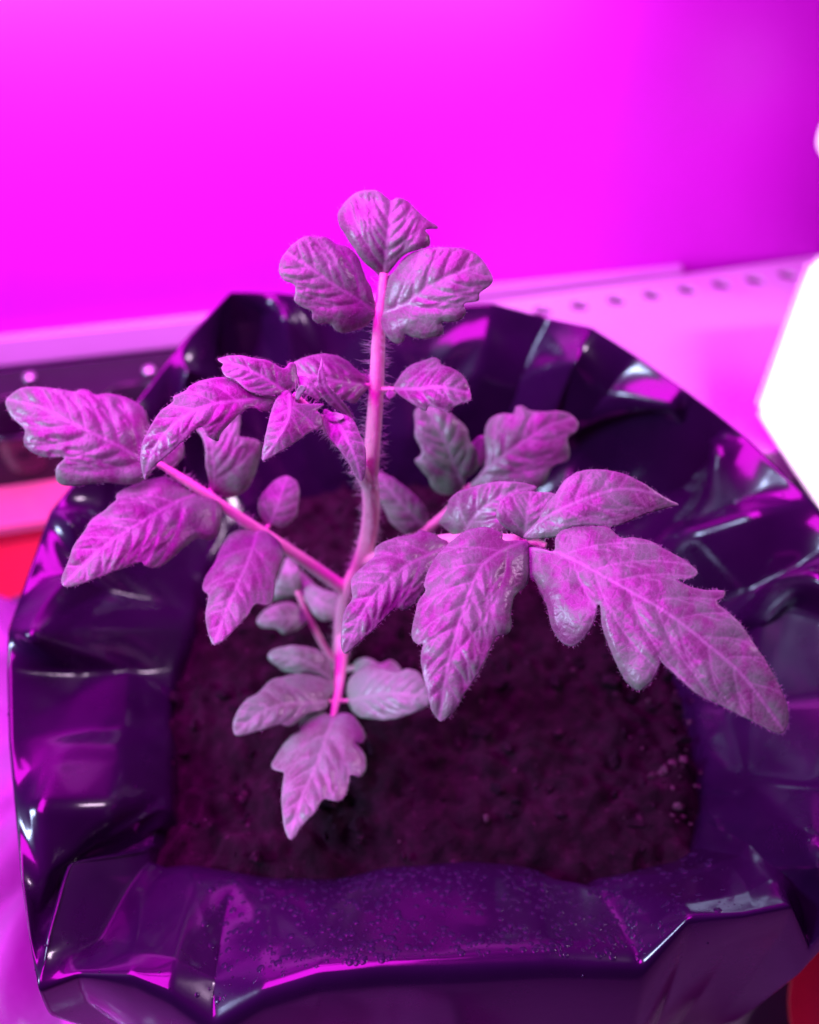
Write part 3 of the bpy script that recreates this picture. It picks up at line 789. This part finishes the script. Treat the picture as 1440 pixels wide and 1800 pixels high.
leaflet(A, 'A', c1, [(695,810),(705,750),(705,680),(720,610),(770,560),(830,480),(900,440),(1000,415),(1100,412),(1200,420),(1280,450),(1330,500),(1390,600),(1380,650),(1310,700),(1300,750),(1210,770),(1220,820),(1190,870),(1130,885),(1070,890),(1080,945),(1040,980),(950,990),(880,980),(835,960),(830,1000),(790,1025),(740,1000),(700,940),(685,880)],
        [(695,830),(830,775),(950,690),(1100,610),(1330,510)], .2245, .2180, .003, .35, .18, -0.8, 5.2, 5, 3.8)
leaflet(A, 'A', c5, [(110,225),(135,180),(170,130),(220,80),(300,50),(370,30),(410,50),(420,75),(480,95),(540,130),(580,180),(600,240),(605,300),(560,320),(490,350),(470,380),(420,365),(340,335),(320,370),(270,345),(210,310),(150,265)],
        [(110,228),(280,228),(400,215),(580,250)], .2310, .2250, .003, .5, .10, -0.8, 4.5, 5, 3.8, M_young)
leaflet(A, 'A', c5, [(130,235),(90,232),(68,265),(90,290),(125,272)], [(130,245),(100,255),(75,270)], .2312, .2300, .0, .4, .1, -.3, 1, 2, 3.0, M_young)
leaflet(A, 'A', c2, [(1340,245),(1320,190),(1290,175),(1230,120),(1160,80),(1080,70),(990,85),(920,115),(880,150),(900,220),(1000,280),(1100,330),(1200,330),(1260,350),(1290,310),(1330,270)],
        [(1340,245),(1200,230),(1050,200),(900,175)], .2325, .2270, .003, .5, .12, -0.8, 5.5, 5, 3.8)
tube('stalk', [(662, 683, .2335), (676, 684, .2325), (694, 684, .231)], [.0008, .0007, .0006], M_stem, A, 'A', 30, .0012, 8)
tube('stalk', [(660, 680, .2335), (650, 678, .233), (640, 676, .232)], [.0008, .0007, .0006], M_stem, A, 'A', 30, .0012, 8)
flush_hairs('A', A)

# ---- growing tip leaning left, towards the camera
T = tube('shoot_tip', [(646, 846, .2500), (628, 815, .2400), (600, 775, .2270), (572, 748, .2190), (545, 720, .2150), (515, 693, .2130)],
         [.0022, .0019, .0015, .0012, .0010, .0008], M_stem, plant, 'T', 420, 0.0026)
leaflet(T, 'T', c2, [(820,310),(760,285),(680,240),(600,210),(540,200),(470,205),(400,220),(330,250),(310,275),(240,310),(235,340),(160,400),(110,480),(70,560),(55,640),(60,720),(80,780),(95,740),(150,690),(230,620),(320,540),(390,480),(420,510),(440,540),(490,560),(505,520),(560,460),(620,400),(680,370),(740,395),(780,390),(800,340)],
        [(830,310),(640,330),(480,350),(340,400),(200,510),(110,650),(78,775)], .2130, .2010, .006, .55, .05, -0.9, 5.5, 7, 3.4, M_young, 1.6)
leaflet(T, 'T', c2, [(870,292),(940,250),(935,180),(925,125),(890,120),(860,150),(780,112),(700,95),(620,80),(550,82),(488,100),(520,125),(510,150),(530,195),(590,220),(650,270),(740,300),(820,300)],
        [(880,288),(760,210),(640,150),(490,101)], .2128, .2100, .002, .55, .28, -0.5, 3.5, 6, 3.2, M_young, 2.2)
leaflet(T, 'T', c2, [(870,275),(820,320),(795,380),(770,470),(750,560),(738,630),(745,672),(800,645),(880,600),(960,545),(1030,500),(1075,480),(1080,440),(1060,400),(1040,390),(1090,355),(1000,350),(950,350),(920,330),(900,290)],
        [(895,300),(890,430),(830,550),(745,668)], .2115, .2060, .003, .2, -.12, -0.6, 2.0, 5, 3.4, M_young, 1.0)
leaflet(T, 'T', c2, [(1075,95),(1060,150),(1050,220),(1070,290),(1110,350),(1170,390),(1230,432),(1252,442),(1220,370),(1170,310),(1110,240),(1085,170)],
        [(1240,436),(1160,345),(1090,250),(1073,98)], .2200, .2120, .003, .2, .2, -0.4, 1.5, 4, 3.0, M_young, 1.6)
leaflet(T, 'T', c2, [(1090,380),(1085,440),(1090,500),(1130,560),(1180,620),(1230,690),(1260,750),(1295,787),(1315,760),(1325,690),(1320,600),(1290,520),(1250,440),(1200,410),(1140,400)],
        [(1120,400),(1200,520),(1265,660),(1297,783)], .2170, .2150, .003, .2, .15, -0.6, 2.0, 5, 3.2, M_young, 1.3)
leaflet(T, 'T', c2, [(925,330),(930,280),(955,245),(985,255),(980,280),(960,300),(945,335)], [(930,330),(950,290),(975,262)], .2120, .2090, .0, .2, .2, -.3, .8, 2, 2.8, M_young, 2)
leaflet(T, 'T', c2, [(940,200),(990,205),(1040,250),(1065,300),(1060,330),(1010,310),(960,270)], [(945,215),(1000,255),(1060,325)], .2150, .2160, .001, .3, .2, -.4, 1.5, 3, 3.0, M_young, 1.5)
leaflet(T, 'T', c2, [(1100,425),(1130,400),(1180,405),(1200,430),(1160,450),(1120,450)], [(1105,430),(1150,425),(1198,430)], .2155, .2140, .0, .3, .2, -.3, .8, 2, 2.8, M_young, 2)
flush_hairs('T', T)

# ---- left leaf
Lf = tube('leaf', [(606, 1036, .279), (560, 1003, .2725), (500, 962, .2645), (440, 922, .2580), (385, 884, .2525), (330, 848, .2475), (275, 812, .2430)],
          [.0021, .0019, .0018, .0017, .0015, .0013, .0009], M_stem, plant, 'L', 520, 0.0018)
leaflet(Lf, 'L', c3, [(985,585),(1075,588),(1140,545),(1165,500),(1160,430),(1080,400),(960,330),(930,240),(880,180),(800,140),(700,115),(610,120),(560,95),(510,85),(480,100),(400,90),(300,75),(200,72),(120,85),(40,150),(40,200),(80,270),(155,340),(150,400),(160,450),(230,500),(300,518),(405,520),(365,570),(350,625),(370,680),(440,700),(560,690),(680,680),(800,690),(880,680),(930,650)],
        [(1000,600),(860,510),(700,420),(450,300),(280,210),(50,150)], .2430, .2350, .005, .45, .04, -0.7, 5.0, 7, 4.2)
leaflet(Lf, 'L', c3, [(1270,740),(1340,745),(1385,780),(1405,850),(1400,930),(1380,1010),(1330,1045),(1250,1030),(1180,1080),(1120,1130),(1050,1190),(970,1220),(920,1205),(890,1180),(800,1215),(700,1250),(600,1290),(500,1325),(430,1340),(395,1325),(390,1280),(430,1180),(470,1070),(530,990),(580,910),(650,860),(730,790),(735,755),(800,710),(900,670),(980,650),(1060,640),(1150,680),(1230,720)],
        [(1270,738),(1130,795),(960,890),(800,990),(640,1100),(400,1325)], .2500, .2200, .005, .5, .04, -0.7, 5.0, 7, 4.2)
leaflet(Lf, 'L', c2, [(480,860),(520,880),(580,875),(650,840),(690,770),(720,680),(735,610),(720,560),(650,540),(610,530),(620,450),(600,400),(540,400),(460,460),(400,480),(370,500),(400,540),(420,620),(420,700),(440,780),(450,840)],
        [(462,865),(470,740),(455,600),(440,470)], .2535, .2500, .003, .35, .10, -0.7, 4.0, 5, 4.2)
leaflet(Lf, 'L', c4, [(480,510),(400,490),(320,520),(270,560),(230,640),(200,730),(150,800),(115,870),(110,930),(150,975),(135,1050),(130,1150),(150,1260),(180,1325),(210,1330),(270,1290),(340,1220),(420,1140),(490,1040),(560,1045),(610,1030),(630,940),(640,850),(670,770),(700,690),(690,630),(650,570),(590,520),(540,500)],
        [(505,515),(450,690),(370,880),(290,1060),(193,1328)], .2560, .2230, .005, .5, .06, -0.8, 3.2, 6, 4.2)
leaflet(Lf, 'L', c4, [(600,460),(560,440),(520,390),(505,330),(520,270),(570,200),(630,140),(700,110),(760,125),(800,170),(810,240),(800,330),(790,390),(740,450),(680,485),(630,470)],
        [(590,475),(640,350),(720,125)], .2610, .2650, .002, .35, .06, -0.5, 1.6, 4, 4.2)
tube('stalk', [(372, 876, .2515), (371, 866, .2530), (374, 852, .2535)], [.0010, .0009, .0007], M_stem, Lf, 'L', 25, .0012, 8)
tube('stalk', [(462, 938, .2600), (468, 930, .2610), (474, 922, .2610)], [.0009, .0008, .0006], M_stem, Lf, 'L', 15, .0012, 8)
flush_hairs('L', Lf)

# ---- right leaf, nearest the camera
Rf = tube('leaf', [(640, 988, .2715), (700, 968, .2560), (780, 950, .2390), (850, 948, .2270), (925, 950, .2165), (960, 960, .2145)],
          [.0022, .0019, .0017, .0015, .0012, .0009], M_stem, plant, 'R', 360, 0.0018)
leaflet(Rf, 'R', c6, [(760,480),(680,420),(640,385),(650,350),(690,290),(700,240),(760,190),(850,160),(950,135),(1050,125),(1150,135),(1240,160),(1220,200),(1150,350),(1050,450),(960,480),(850,500)],
        [(790,480),(840,370),(950,265),(1100,190),(1235,158)], .2330, .2260, .003, .4, .12, -0.6, 4.5, 5, 4.0)
leaflet(Rf, 'R', c6, [(1170,485),(1090,440),(1020,390),(990,330),(1010,260),(1060,210),(1150,190),(1250,190),(1340,200),(1400,240),(1390,300),(1330,340),(1260,420),(1200,470)],
        [(1168,480),(1180,370),(1205,195)], .2155, .2160, .002, .35, .22, -0.4, 2.0, 4, 4.0)
leaflet(Rf, 'R', c7, [(55,400),(110,330),(160,250),(210,190),(250,130),(310,85),(380,70),(460,72),(540,90),(620,125),(700,175),(760,215),(812,240),(740,262),(660,285),(590,315),(530,340),(470,350),(400,340),(300,345),(220,395),(130,405)],
        [(58,398),(200,285),(380,205),(540,165),(700,190),(808,240)], .2145, .2140, .004, .45, .06, -0.6, 3.6, 6, 4.0, None, 1.3)
leaflet(Rf, 'R', c6, [(700,515),(640,470),(580,440),(520,430),(480,455),(400,465),(320,490),(250,530),(235,590),(180,640),(110,710),(95,760),(100,850),(70,900),(45,960),(35,1050),(30,1130),(45,1180),(70,1190),(130,1140),(220,1060),(300,980),(370,915),(430,925),(470,900),(510,855),(550,800),(600,720),(650,600)],
        [(705,520),(600,570),(450,640),(330,740),(200,880),(58,1183)], .2260, .2060, .005, .5, .06, -0.8, 5.0, 7, 3.8)
leaflet(Rf, 'R', c6, [(1180,495),(1040,490),(1030,450),(960,415),(900,410),(820,425),(760,460),(690,520),(620,590),(570,680),(545,760),(555,800),(510,870),(490,950),(470,1040),(475,1100),(510,1135),(540,1135),(525,1200),(535,1300),(560,1420),(590,1530),(640,1605),(690,1590),(740,1540),(790,1450),(860,1350),(920,1250),(970,1130),(1000,1085),(1060,1070),(1085,1020),(1085,920),(1110,830),(1170,780),(1190,740),(1195,640),(1190,560)],
        [(1170,492),(1020,560),(900,660),(820,840),(740,1090),(690,1300),(640,1600)], .2125, .1890, .006, .5, .05, -0.8, 5.2, 8, 3.6)
leaflet(Rf, 'R', c7, [(75,450),(150,455),(205,465),(212,400),(250,360),(310,340),(400,340),(470,350),(530,400),(600,400),(680,420),(760,465),(840,510),(900,560),(895,590),(840,605),(800,605),(870,640),(940,655),(1035,660),(1030,695),(1000,715),(1060,770),(1120,830),(1180,920),(1230,990),(1270,1060),(1310,1140),(1340,1220),(1345,1300),(1320,1350),(1280,1350),(1200,1310),(1110,1265),(1000,1210),(900,1160),(820,1090),(730,1010),(715,980),(720,1020),(690,1090),(650,1130),(610,1145),(560,1110),(520,1040),(480,950),(440,840),(430,740),(415,735),(405,800),(370,870),(320,920),(280,930),(230,900),(190,830),(170,740),(140,680),(110,610),(80,590),(75,520)],
        [(78,455),(220,475),(370,545),(540,640),(760,770),(950,920),(1130,1080),(1325,1345)], .2120, .1860, .007, .5, .04, -0.7, 4.6, 8, 3.6, None, 1.4)
flush_hairs('R', Rf)

# ---- back leaf behind the right one
D = tube('leaf', [(650, 985, .2750), (700, 960, .2790), (770, 915, .2800), (830, 852, .2780)], [.0019, .0016, .0014, .0010], M_stem, plant, 'D', 150, 0.0016)
leaflet(D, 'D', c5, [(560,850),(480,900),(400,890),(350,840),(330,790),(270,720),(250,680),(290,640),(280,590),(250,530),(250,450),(245,380),(280,340),(360,335),(450,365),(520,420),(580,480),(600,560),(640,620),(650,720),(620,770),(570,800)],
        [(560,850),(490,690),(430,540),(320,350)], .2770, .2720, .004, .35, .14, -0.7, 5, 5, 5.0, None, .4)
leaflet(D, 'D', c5, [(600,850),(650,780),(690,720),(700,640),(690,520),(700,460),(740,410),(800,385),(870,385),(890,340),(930,335),(980,365),(1080,370),(1180,370),(1250,400),(1285,450),(1270,500),(1220,540),(1230,620),(1220,680),(1150,710),(1110,740),(1090,790),(1040,850),(900,880),(750,880)],
        [(600,850),(760,690),(920,580),(1080,470),(1260,410)], .2770, .2700, .004, .4, .12, -0.7, 4, 6, 5.0, None, .4)
leaflet(D, 'D', c5, [(640,720),(600,640),(620,560),(690,520),(720,600),(690,700)], [(645,715),(660,620),(685,530)], .2800, .2790, .0, .3, .1, -.4, 1.5, 3, 5.0, None, .4)
leaflet(D, 'D', c5, [(-20,745),(90,780),(180,840),(250,900),(310,970),(340,1040),(320,1090),(280,1120),(230,1145),(180,1140),(100,1080),(60,1000),(10,900)],
        [(310,1100),(200,990),(0,760)], .2790, .2770, .003, .35, .08, -0.6, 2.5, 5, 5.0, None, .4)
tube('stalk', [(748, 932, .2800), (745, 928, .2795), (735, 918, .2790)], [.0008, .0007, .0006], M_stem, D, 'D', 0, .001, 8)
tube('stalk', [(826, 856, .2780), (820, 862, .2775), (814, 855, .2770)], [.0008, .0007, .0006], M_stem, D, 'D', 0, .001, 8)
flush_hairs('D', D)

# ---- lowest leaf, in front
E = tube('leaf', [(602, 1110, .2950), (600, 1160, .2850), (596, 1205, .2780), (590, 1238, .2730), (585, 1262, .2695)], [.0022, .0020, .0016, .0013, .0009], M_stem, plant, 'E', 120, 0.0014)
leaflet(E, 'E', c8, [(735,420),(720,300),(700,220),(650,170),(580,140),(480,125),(400,135),(330,155),(300,190),(310,225),(360,265),(410,300),(480,310),(560,300),(640,320),(700,360)],
        [(738,400),(640,290),(500,215),(303,190)], .2790, .2740, .003, .45, .06, -0.8, 2.5, 5, 4.6, M_old, .4)
leaflet(E, 'E', c8, [(815,480),(810,400),(830,340),(880,290),(950,260),(1020,270),(1090,290),(1140,300),(1200,280),(1270,295),(1320,360),(1360,420),(1350,500),(1290,550),(1200,580),(1120,605),(1020,610),(920,600),(860,570),(830,530)],
        [(812,490),(950,460),(1100,440),(1355,460)], .2740, .2620, .004, .5, .06, -0.7, 4.0, 6, 4.6, M_old, .4)
leaflet(E, 'E', c8, [(690,480),(730,420),(725,370),(690,330),(620,300),(540,290),(480,310),(400,330),(320,350),(260,410),(230,440),(170,470),(110,540),(75,620),(75,690),(110,715),(180,700),(280,670),(380,640),(440,655),(500,620),(560,570),(650,550),(690,520)],
        [(705,490),(560,500),(400,510),(250,570),(85,705)], .2720, .2540, .004, .5, .06, -0.7, 4.0, 6, 4.4, M_old, .5)
leaflet(E, 'E', c8, [(700,580),(660,560),(600,560),(530,590),(500,640),(505,680),(450,710),(400,770),(360,830),(325,890),(335,930),(400,950),(395,1020),(385,1120),(395,1240),(410,1330),(440,1385),(480,1370),(520,1300),(600,1220),(660,1130),(700,1130),(760,1140),(810,1090),(830,1010),(840,970),(900,980),(935,930),(935,850),(900,790),(870,760),(910,760),(935,720),(920,670),(880,610),(830,570),(780,565),(740,585)],
        [(725,590),(670,750),(600,940),(520,1120),(442,1380)], .2690, .2400, .004, .5, .08, -0.7, 4.0, 6, 4.2, M_old, .5)
tube('stalk', [(592, 1234, .2730), (584, 1233, .2728), (578, 1232, .2722)], [.0008, .0007, .0006], M_stem, E, 'E', 0, .001, 8)
tube('stalk', [(594, 1232, .2735), (604, 1232, .2740), (614, 1232, .2740)], [.0008, .0007, .0006], M_stem, E, 'E', 0, .001, 8)
flush_hairs('E', E)

# ---- low leaf behind the stem, at the left
Fl = tube('leaf', [(598, 1170, .3020), (575, 1145, .3000), (545, 1090, .2970), (522, 1040, .2960)], [.0013, .0012, .0011, .0008], M_stem, plant, 'F')
leaflet(Fl, 'F', c4, [(500,1150),(540,1090),(620,1040),(720,1020),(790,1040),(850,1100),(880,1150),(800,1220),(720,1255),(680,1250),(640,1215),(560,1210),(510,1190)],
        [(885,1140),(720,1130),(505,1160)], .2970, .2890, .003, .5, .06, -.6, 3, 5, 5.0, M_old, 0)
leaflet(Fl, 'F', c4, [(780,770),(860,830),(960,920),(1090,960),(1120,1040),(1095,1120),(1000,1160),(930,1130),(880,1060),(830,980),(790,880)],
        [(830,940),(960,1020),(1105,1090)], .2985, .2950, .003, .5, .06, -.6, 3, 5, 5.0, M_old, 0)
leaflet(Fl, 'F', c4, [(720,700),(800,760),(815,900),(790,985),(700,1005),(620,1010),(615,940),(650,850),(690,750)],
        [(790,985),(740,860),(715,710)], .2975, .3000, .003, .4, .06, -.6, 3, 5, 5.0, M_old, 0)
# ---- seed leaf low behind the front leaf
G = tube('seed_leaf', [(602, 1178, .3040), (615, 1176, .3020), (624, 1174, .3000)], [.0011, .0010, .0008], M_stem, plant, 'G')
leaflet(G, 'G', c8, [(850,275),(870,230),(920,205),(980,220),(1030,245),(1090,220),(1130,240),(1165,290),(1100,330),(950,330),(880,320)],
        [(850,285),(1000,270),(1160,288)], .3000, .2960, .002, .45, .06, -.6, 2.5, 4, 5.0, M_old, 0)
